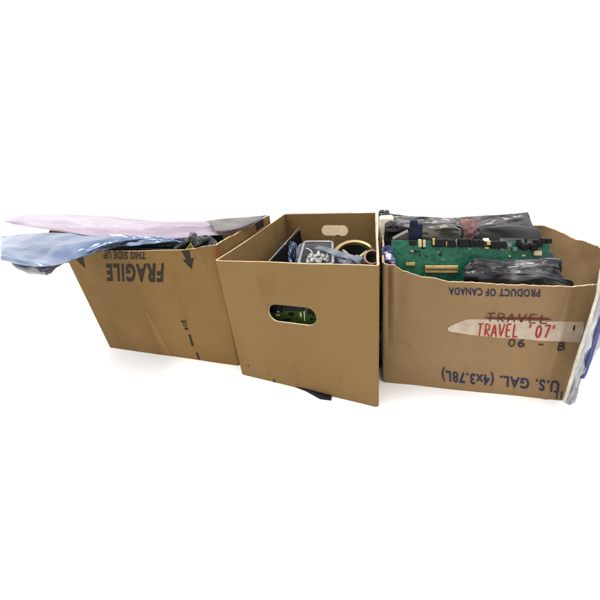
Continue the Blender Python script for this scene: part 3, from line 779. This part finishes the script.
# green board behind the front hand hole
M['pcb'] = None
def pcb_mat(name, a, b, c):
    m, nt, bs = new_mat(name)
    v = coords(nt); n = noise_tex(nt, 70, 2, .4, v)
    vo = nt.nodes.new('ShaderNodeTexVoronoi'); vo.distance = 'MANHATTAN'; vo.inputs['Scale'].default_value = 110; nt.links.new(v, vo.inputs['Vector'])
    cc_ = ramp(nt, vo.outputs['Distance'], [(.30, a), (.42, b), (.75, c)])
    c2_ = ramp(nt, n, [(.35, (.8, .8, .8)), (.65, (1.1, 1.1, 1.1))])
    nt.links.new(mixc(nt, 1., cc_, c2_), bs.inputs['Base Color']); bs.inputs['Roughness'].default_value = .42; bs.inputs['Specular IOR Level'].default_value = .3
    bump(nt, bs, vo.outputs['Distance'], .12, .001); return m
M['pcb'] = pcb_mat('green solder mask', (.004, .098, .050), (.003, .082, .042), (.012, .125, .070))
M['pcb_olive'] = pcb_mat('olive solder mask', (.042, .090, .010), (.034, .072, .008), (.062, .115, .018))
rb_ = board((F2, E2, G2), .05, .235, .030, .008, .20, M['pcb_olive'], 'circuit_board', 'olive-green circuit board seen through the front hand hole of the plain box', chips=0)
plH = (F2+G2*.0297, Vector((E2.y, -E2.x, 0)))
for x0, y0, x1, y1, dp, mt in ((268, 303.5, 283, 310.5, .008, 'black'), (285, 304, 305, 308.6, .010, 'black'), (289, 312.5, 294, 314.8, .003, 'black'), (300, 312, 302.4, 316.5, .003, 'tan'), (304.5, 311, 305.6, 321, .002, 'white'),
                               (308, 309, 317, 313, .006, 'black'), (276, 313.5, 280, 315.5, .003, 'tan'), (284, 318.5, 291, 320, .002, 'black'), (310, 318, 313, 319.6, .002, 'black')):
    a = at(x0, y1, plane=plH); b = at(x1, y1, plane=plH); t_ = at(x0, y0, plane=plH)
    mb = MB(); mb.box(a, b-a, -G2*dp, Vector((0, 0, t_.z-a.z)), 0, .0005); mb.build('chip', M[mt], rb_, False)
mb = MB()
# cream sheet added behind the middle box to tint its rear hand hole
rb = Vector((.2245, .8538, 0)); lb_ = Vector((-.0264, .9474, 0)); d = (lb_-rb).normalized(); nb = Vector((-d.y, d.x, 0)); nb = nb if nb.y > 0 else -nb
q0 = lb_+nb*.10-d*.05; q1 = lb_-d*.23+nb*.10
mb = MB(); mb.box(q0, q1-q0, nb*.010, Vector((0, 0, .225)), 0, .001)
o = mb.build('added_cream_sheet', M['cream'], None, False); tag(o, 'cream sheet added behind the plain box to tint its rear hand hole', 'foam sheet')
mb = MB(); a = lb_-d*.006+nb*.001+Vector((0, 0, .2585)); b = lb_-d*.20+nb*.001+Vector((0, 0, .2585))
mb.box(a, b-a, nb*.018+Vector((0, 0, .0030)), Vector((0, 0, .0035)), 0, .0006)
mb.build('rear_flap', plain('pale grey liner', (.42, .42, .40), .7, 0, 50, .1), bx2, False)
# black scrap on the floor in front of the middle box
mb = MB(); top_ = [(288, 383.2), (302, 386.6), (316, 390.2), (332, 394.0)]; bot_ = [(290, 385.2), (306, 391.4), (320, 399.2), (331, 400.6)]
R = []
for i in range(19):
    a, b = [], []
    x = i/18*3; k_ = min(int(x), 2); f_ = x-k_
    tp_ = [top_[k_][j]+(top_[k_+1][j]-top_[k_][j])*f_ for j in (0, 1)]; bt_ = [bot_[k_][j]+(bot_[k_+1][j]-bot_[k_][j])*f_ for j in (0, 1)]
    for s_ in range(7):
        u = s_/6; q = at(tp_[0]+(bt_[0]-tp_[0])*u, tp_[1]+(bt_[1]-tp_[1])*u, z=.0005)
        h = .0035*math.sin(math.pi*max(.02, min(.98, u)))*(1+.4*noise3(q, 90)); a.append(mb.vert(q+Vector((0, 0, h)))); b.append(mb.vert(q))
    R.append((a, b))
for i in range(18):
    for s_ in range(6):
        mb.face((R[i][0][s_], R[i+1][0][s_], R[i+1][0][s_+1], R[i][0][s_+1])); mb.face((R[i][1][s_], R[i][1][s_+1], R[i+1][1][s_+1], R[i+1][1][s_]))
    for s_ in (0, 6): mb.face((R[i][0][s_], R[i+1][0][s_], R[i+1][1][s_], R[i][1][s_]))
o = mb.build('rubber_scrap', M['black'], None); tag(o, 'black scrap lying on the floor against the plain box bottom edge', 'scrap')

# ---- right box contents
F3 = Vector((.1487, .4856, 0)); E3 = Vector((.2963, -.0863, 0)).normalized(); G3 = Vector((.24, .97, 0)); N3 = Vector((E3.y, -E3.x, 0))
def P3b(px, py, b): return at(px, py, plane=(F3+G3*b, N3))
def down(p, z=.008, dx=.0): return Vector((p.x+dx, p.y, z))
# big shielding bag along the back
tops = [P3b(386.5, 213.2, .255), P3b(410, 216.0, .258), P3b(440, 217.6, .26), P3b(470, 216.5, .262), P3b(500, 214.8, .26), P3b(528, 212.0, .255)]
m1 = [P3b(387, 222, .245), P3b(411, 225, .244), P3b(440, 226, .245), P3b(470, 227, .244), P3b(501, 226, .246), P3b(533, 226, .247)]
m2 = [P3b(387, 238, .235), P3b(411, 238, .235), P3b(440, 238, .235), P3b(470, 238, .235), P3b(503, 240, .236), P3b(540, 245, .24)]
bt = [down(q, .01) for q in m2]; md = [q.lerp(w_, .5) for q, w_ in zip(m2, bt)]
r = empty('shielding_bag', F3+E3*.15+G3*.24, 'large smoky grey shielding bag standing along the back of the TRAVEL box', 'bag', 'antistatic bags')
bag([tops, m1, m2, md, bt], M['rear'], 'bag_body', r, 140, 80, .004, .0045, 16, 11)
M['pinklabel'] = plain('faded pink label', (.26, .135, .125), .4, .2, 110, .5)
M['pinklabel'].node_tree.nodes['Principled BSDF'].inputs['Alpha'].default_value = .8
o = bag([[P3b(459, 220, .236), P3b(466, 219, .236), P3b(474, 219.5, .236), P3b(479, 220, .236)], [P3b(460, 229, .230), P3b(467, 229, .229), P3b(473, 229, .229), P3b(477, 229, .230)],
     [P3b(463, 238, .226), P3b(467, 239.5, .226), P3b(470, 239.5, .226), P3b(473, 238, .226)]], M['pinklabel'], 'pink_label', r, 24, 16, .002, .002, 40, 2)
# dark bag in front of it: black wedge left and right
r2 = bag([[P3b(385, 224, .17), P3b(395, 224.6, .185), P3b(420, 226.5, .19), P3b(450, 227, .19), P3b(462, 230, .19)],
      [P3b(384, 240, .16), P3b(396, 239, .165), P3b(420, 240, .165), P3b(448, 240, .165), P3b(463, 241, .165)],
      [down(P3b(384, 240, .16)), down(P3b(396, 239, .165)), down(P3b(420, 240, .165)), down(P3b(448, 240, .165)), down(P3b(463, 241, .165))]], M['blackfilm'], 'black_bag', None, 60, 40, .01, .004, 24, 6)
tag(r2, 'black plastic bag standing behind the left half of the green board', 'bag')
o = bag([[P3b(414, 238, .15), P3b(424, 230, .15), P3b(436, 227.5, .15), P3b(450, 227, .15), P3b(459, 231, .15)],
      [P3b(413, 243, .14), P3b(424, 242, .14), P3b(436, 242, .14), P3b(450, 242, .14), P3b(460, 243, .14)],
      [down(P3b(413, 243, .14)), down(P3b(424, 242, .14)), down(P3b(436, 242, .14)), down(P3b(450, 242, .14)), down(P3b(460, 243, .14))]], M['olive'], 'plastic_bag', None, 40, 40, .006, .0025, 26, 16)
tag(o, 'grey-brown translucent bag standing between the black bag and the green board', 'bag', 'antistatic bags')
o = bag([[P3b(478, 231, .17), P3b(495, 229.5, .17), P3b(515, 229, .17), P3b(534, 231, .175)], [P3b(478, 241, .16), P3b(496, 241, .16), P3b(518, 241, .16), P3b(541, 244, .165)],
      [down(P3b(478, 241, .16)), down(P3b(496, 241, .16)), down(P3b(518, 241, .16)), down(P3b(541, 244, .165))]], M['charcoal'], 'plastic_bag', None, 50, 40, .005, .0018, 16, 26)
tag(o, 'dark shielding bag standing behind the right half of the green board', 'bag', 'antistatic bags')
# pale wedge and navy wrap at the left
mb = MB(); q = [P3b(393, 239.6, .10), P3b(409, 239.2, .10), P3b(408.4, 231.8, .10)]
a = [mb.vert(x) for x in q]; b = [mb.vert(x+G3*.02) for x in q]
a2 = [mb.vert(down(q[0])), mb.vert(down(q[1]))]; b2 = [mb.vert(down(q[0])+G3*.02), mb.vert(down(q[1])+G3*.02)]
mb.face(a); mb.face(b); mb.face((a[0], a[1], a2[1], a2[0])); mb.face((b[0], b[1], b2[1], b2[0])); mb.face((a[1], a[2], b[2], b[1])); mb.face((a[0], a[2], b[2], b[0])); mb.face((a[1], b[1], b2[1], a2[1])); mb.face((a[0], b[0], b2[0], a2[0])); mb.face((a2[0], a2[1], b2[1], b2[0]))
o = mb.build('metal_bracket', plain('dull metal', (.15, .14, .125), .4, .5, 50, .4), None, False); tag(o, 'small dull metal wedge bracket behind the left end of the green board', 'bracket')
mb = MB(); q = P3b(409, 240, .085); mb.box(down(q), E3*.022, G3*.012, Vector((0, 0, q.z+.021)), 0, .002); mb.box(down(q)+Vector((0, 0, q.z+.0155)), E3*.013, G3*.010, Vector((0, 0, .012)), 0, .002)
o = mb.build('navy_block', plain('navy plastic', (.007, .011, .030), .5, spec=.15), None, False); tag(o, 'navy blue plastic block standing behind the left end of the green board', 'block')
# green board
r = empty('circuit_board', F3+E3*.14+G3*.06+Vector((0, 0, .008)), 'long bright green circuit board with black connectors standing in the TRAVEL box', 'circuit board')
pa, pb_ = P3b(391.5, 240.6, .06), P3b(550, 243.2, .06)
mb = MB(); L3 = pb_-pa; L3f = Vector((L3.x, L3.y, 0)); za, zb = pa.z, pb_.z
LB = [P3b(391.5, 240.6, .072), P3b(550, 243.2, .072)]; lo_ = [down(q)-G3*.052 for q in LB]
v8 = [mb.vert(x) for x in (lo_[0], lo_[1], LB[1], LB[0])]; w8 = [mb.vert(x+G3*.0018) for x in (lo_[0], lo_[1], LB[1], LB[0])]
mb.face(v8); mb.face(w8[::-1])
for i in range(4): mb.face((v8[i], v8[(i+1) % 4], w8[(i+1) % 4], w8[i]))
mb.build('board', M['pcb'], r, False)
def comp(x0, y0, x1, y1, dep, mat, name, bev=.0008, pins=False):
    pB = (LB[0]-G3*.0004, (LB[1]-LB[0]).cross(lo_[0]-LB[0]).normalized()); B_ = lambda x, y: at(x, y, plane=pB)
    a = B_(x0, y1); c_ = B_(x1, y1); t_ = B_(x0, y0); nn = pB[1] if pB[1].dot(G3) < 0 else -pB[1]
    mb = MB(); mb.box(a, c_-a, nn*dep, t_-a, 0, bev); o = mb.build(name, mat, r, False)
    return o
for q in ((418, 239.2, 421.4, 247), (422.8, 239.6, 425.4, 247)): comp(*q, .004, M['tan'], 'capacitor')
for q in ((431.5, 238.8, 444.5, 246.6), (446.2, 239.4, 454.6, 247), (457.5, 238.4, 468, 246.8), (468.6, 239.4, 481, 246.6), (489, 240.8, 504.5, 248), (409, 240, 416, 245)): comp(*q, random.uniform(.007, .012), M['black'], 'connector', .0012)
for q in ((444.6, 239, 446, 246), (455.5, 239, 457, 246), (506, 243.5, 511, 247.5), (512, 247, 516.5, 251), (499, 247.5, 503, 250.5)): comp(*q, .005, plain('grey part', (.10, .13, .13), .4), 'capacitor')
rnd = random.Random(33)
for k in range(16):
    x = rnd.uniform(406, 545); w_ = rnd.uniform(2, 5.5); y = 240.4+rnd.uniform(-2.2, .6)
    comp(x, y, x+w_, y+rnd.uniform(3.5, 7), rnd.uniform(.003, .011), rnd.choice((M['black'], M['black'], M['black'], M['black'], M['gold'], M['white'] if k % 3 == 0 else M['black'])), 'edge_part', .0006)  # white pieces stand in for glints among the edge parts
rnd = random.Random(21); M['teal'] = plain('teal part', (.03, .12, .11), .4)
for k in range(22):
    x = rnd.uniform(404, 535); y = rnd.uniform(247, 252) if rnd.random() < .6 else rnd.uniform(253, 257); w_ = rnd.uniform(1.2, 3.2)
    if 482 < x < 506 and y < 250: continue
    comp(x, y, x+w_, y+rnd.uniform(1.0, 1.8), rnd.uniform(.001, .003), rnd.choice((M['black'], M['teal'], M['tan'], M['gold'], M['black'])), 'small_chip', .0003)
for q in ((482.5, 238.2, 488.4, 241.6), (455.2, 240, 456.8, 243)): comp(*q, .004, M['white'], 'white_strip')
comp(533.0, 250.5, 541, 255.5, .004, M['tan'], 'tan_part')
comp(484, 246.6, 489, 249, .003, M['gold'], 'tan_part')
for px in (522.5, 531.5):
    c_ = at(px, 245.5, plane=(LB[0]-G3*.0004, (LB[1]-LB[0]).cross(lo_[0]-LB[0]).normalized())); mb = MB(); mb.lathe([(.0005, 0), (.0058, 0), (.0062, .002), (.0062, .011), (.0052, .013), (.0005, .013)], c_, -G3, 28); mb.build('round_capacitor', M['black'], r)
o = comp(424.5, 265.2, 457.5, 272.5, .007, M['gold'], 'pin_header')
comp(425.5, 267.8, 456.5, 269.6, .0085, plain('dark slot', (.06, .045, .02), .6), 'header_slot')
comp(405.5, 262.2, 415, 265.6, .004, M['gold'], 'pin_header')
comp(440, 258.5, 446, 261.5, .003, M['teal'], 'capacitor')
# crumpled shielding bag in front of the board
f0 = [P3b(464, 270, .034), P3b(474, 259.5, .043), P3b(496, 260.2, .046), P3b(520, 259.6, .046), P3b(543, 260.2, .045), P3b(557, 264, .042)]
f1 = [P3b(463.5, 273, .030), P3b(476, 268.5, .031), P3b(497, 269, .032), P3b(520, 269, .032), P3b(544, 270, .031), P3b(562, 276, .030)]
f2 = [P3b(464, 277, .024), P3b(478, 279, .022), P3b(500, 281.5, .021), P3b(522, 282.5, .020), P3b(548, 284.0, .020), P3b(574, 289.5, .022)]
f3 = [down(q, .10) for q in f2]; f4 = [down(q) for q in f2]
o = bag([f0, f1, f2, f3, f4], film('crumpled grey film', [(.010, .010, .012), (.065, .063, .068), (.24, .235, .245)], .22, .6, .94, 24, .25), 'shielding_bag', None, 150, 100, .0012, .0042, 17, 33)
tag(o, 'crumpled dark shielding bag tucked between the green board and the box front rim', 'bag', 'antistatic bags')
# dark sleeve with a pale edge to the right of the board
o = bag([[P3b(500, 238, .10), P3b(525, 239, .10), P3b(547, 241.5, .095)], [P3b(500, 252, .075), P3b(528, 255, .075), P3b(554, 258, .07)], [P3b(500, 275, .068), P3b(532, 276, .065), P3b(561, 273, .055)],
         [down(P3b(500, 275, .068)), down(P3b(532, 276, .065)), down(P3b(561, 273, .055))]], M['smoke_dark'], 'shielding_bag', None, 60, 40, .002, .0012, 14, 37)
tag(o, 'dark glossy sleeve with a straight edge behind the right end of the green board', 'bag', 'antistatic bags')
# blue bubble wrap pouch at the left wall
o = bag([[P3b(382.5, 250, .07), P3b(386, 247, .075), P3b(392, 248, .075)], [P3b(381.5, 260, .05), P3b(386, 258, .045), P3b(394, 258, .05)], [P3b(382.5, 272, .04), P3b(388, 273, .035), P3b(396, 273, .04)],
         [down(P3b(383, 272, .04)), down(P3b(388, 273, .035)), down(P3b(396, 273, .04))]], film('violet blue film', [(.02, .025, .07), (.08, .09, .2), (.5, .5, .62)], .2, .6, 1, 40, .7), 'plastic_pouch', None, 30, 50, .012, .004, 50, 41)
tag(o, 'small violet-blue crinkled pouch wedged at the left end of the green board', 'pouch')
# cream foam piece and dark bundle at the far left corner
mb = MB(); a_ = P3b(379.0, 233, .20); mb.box(down(a_)+Vector((0, 0, .0)), E3*.03, G3*.03, Vector((0, 0, P3b(379, 221.5, .20).z)), 0, .003)
o = mb.build('foam_block', M['cream'], None, False); tag(o, 'cream foam block in the far left corner of the TRAVEL box', 'foam')
o = bag([[P3b(378.5, 213.5, .25), P3b(383, 212.3, .25), P3b(388, 213.2, .25)], [P3b(378.5, 217, .235), P3b(383, 216.5, .23), P3b(389, 217, .235)], [P3b(378.5, 222, .24), P3b(384, 221.6, .235), P3b(389, 222, .24)],
         [down(P3b(379, 222, .24)), down(P3b(384, 221.6, .235)), down(P3b(389, 222, .24))]], M['smoke_dark'], 'plastic_bag', None, 40, 60, .006, .0015, 40, 51)
tag(o, 'small dark crinkled bag above the cream foam in the TRAVEL box corner', 'bag', 'antistatic bags')
# clear packing strip at the right front corner
r = empty('packing_strip', (.463, .398, 0), 'clear plastic packing strip with blue print leaning on the TRAVEL box right corner', 'packing strip')
plS = (Vector((.462, .392, 0)), Vector((.35, -1, 0)).normalized()); S_ = lambda x, y: at(x, y, plane=plS)
clear, nt, bs = new_mat('clear crinkled film'); bs.inputs['Base Color'].default_value = (.55, .55, .56, 1); bs.inputs['Roughness'].default_value = .25; bs.inputs['Alpha'].default_value = .88
n_ = noise_tex(nt, 22, 3, .5, coords(nt, (1, 1, .35))); nt.links.new(ramp(nt, n_, [(.32, (.05, .05, .07)), (.46, (.30, .30, .32)), (.6, (.62, .62, .61))]), bs.inputs['Base Color']); bump(nt, bs, noise_tex(nt, 90, 3, .5, coords(nt)), .15, .002)
bag([[S_(603, 262), S_(597, 300), S_(583, 345), S_(572, 380), S_(564, 402.5)], [S_(612, 264), S_(605, 300), S_(590, 345), S_(576, 382), S_(569, 404.6)], [S_(622, 268), S_(614, 312), S_(598, 350), S_(580, 381), S_(574.5, 402.6)]], clear, 'film', r, 120, 24, .004, .0035, 30, 61)
bag([[S_(600, 268), S_(594.6, 300), S_(581, 343), S_(570.4, 377), S_(563.0, 402)], [S_(603, 268), S_(597.4, 301), S_(584, 344.5), S_(573.2, 378), S_(567.0, 404)]], plain('white edge', (.42, .39, .31), .45, 0, 60, .3), 'edge_strip', r, 60, 6, .003, .0008, 40, 62)
plS2 = (plS[0]+plS[1]*.004, plS[1]); S2 = lambda x, y: at(x, y, plane=plS2)
bag([[S2(605, 300), S2(594.0, 338), S2(584.0, 370), S2(581, 378)], [S2(609, 302), S2(597.6, 340), S2(587.4, 371.4), S2(583.6, 379)]], plain('blue print', (.030, .045, .16), .5, 0, 90, .5, spec=.1), 'blue_print', r, 50, 6, .001, .0008, 40, 63)
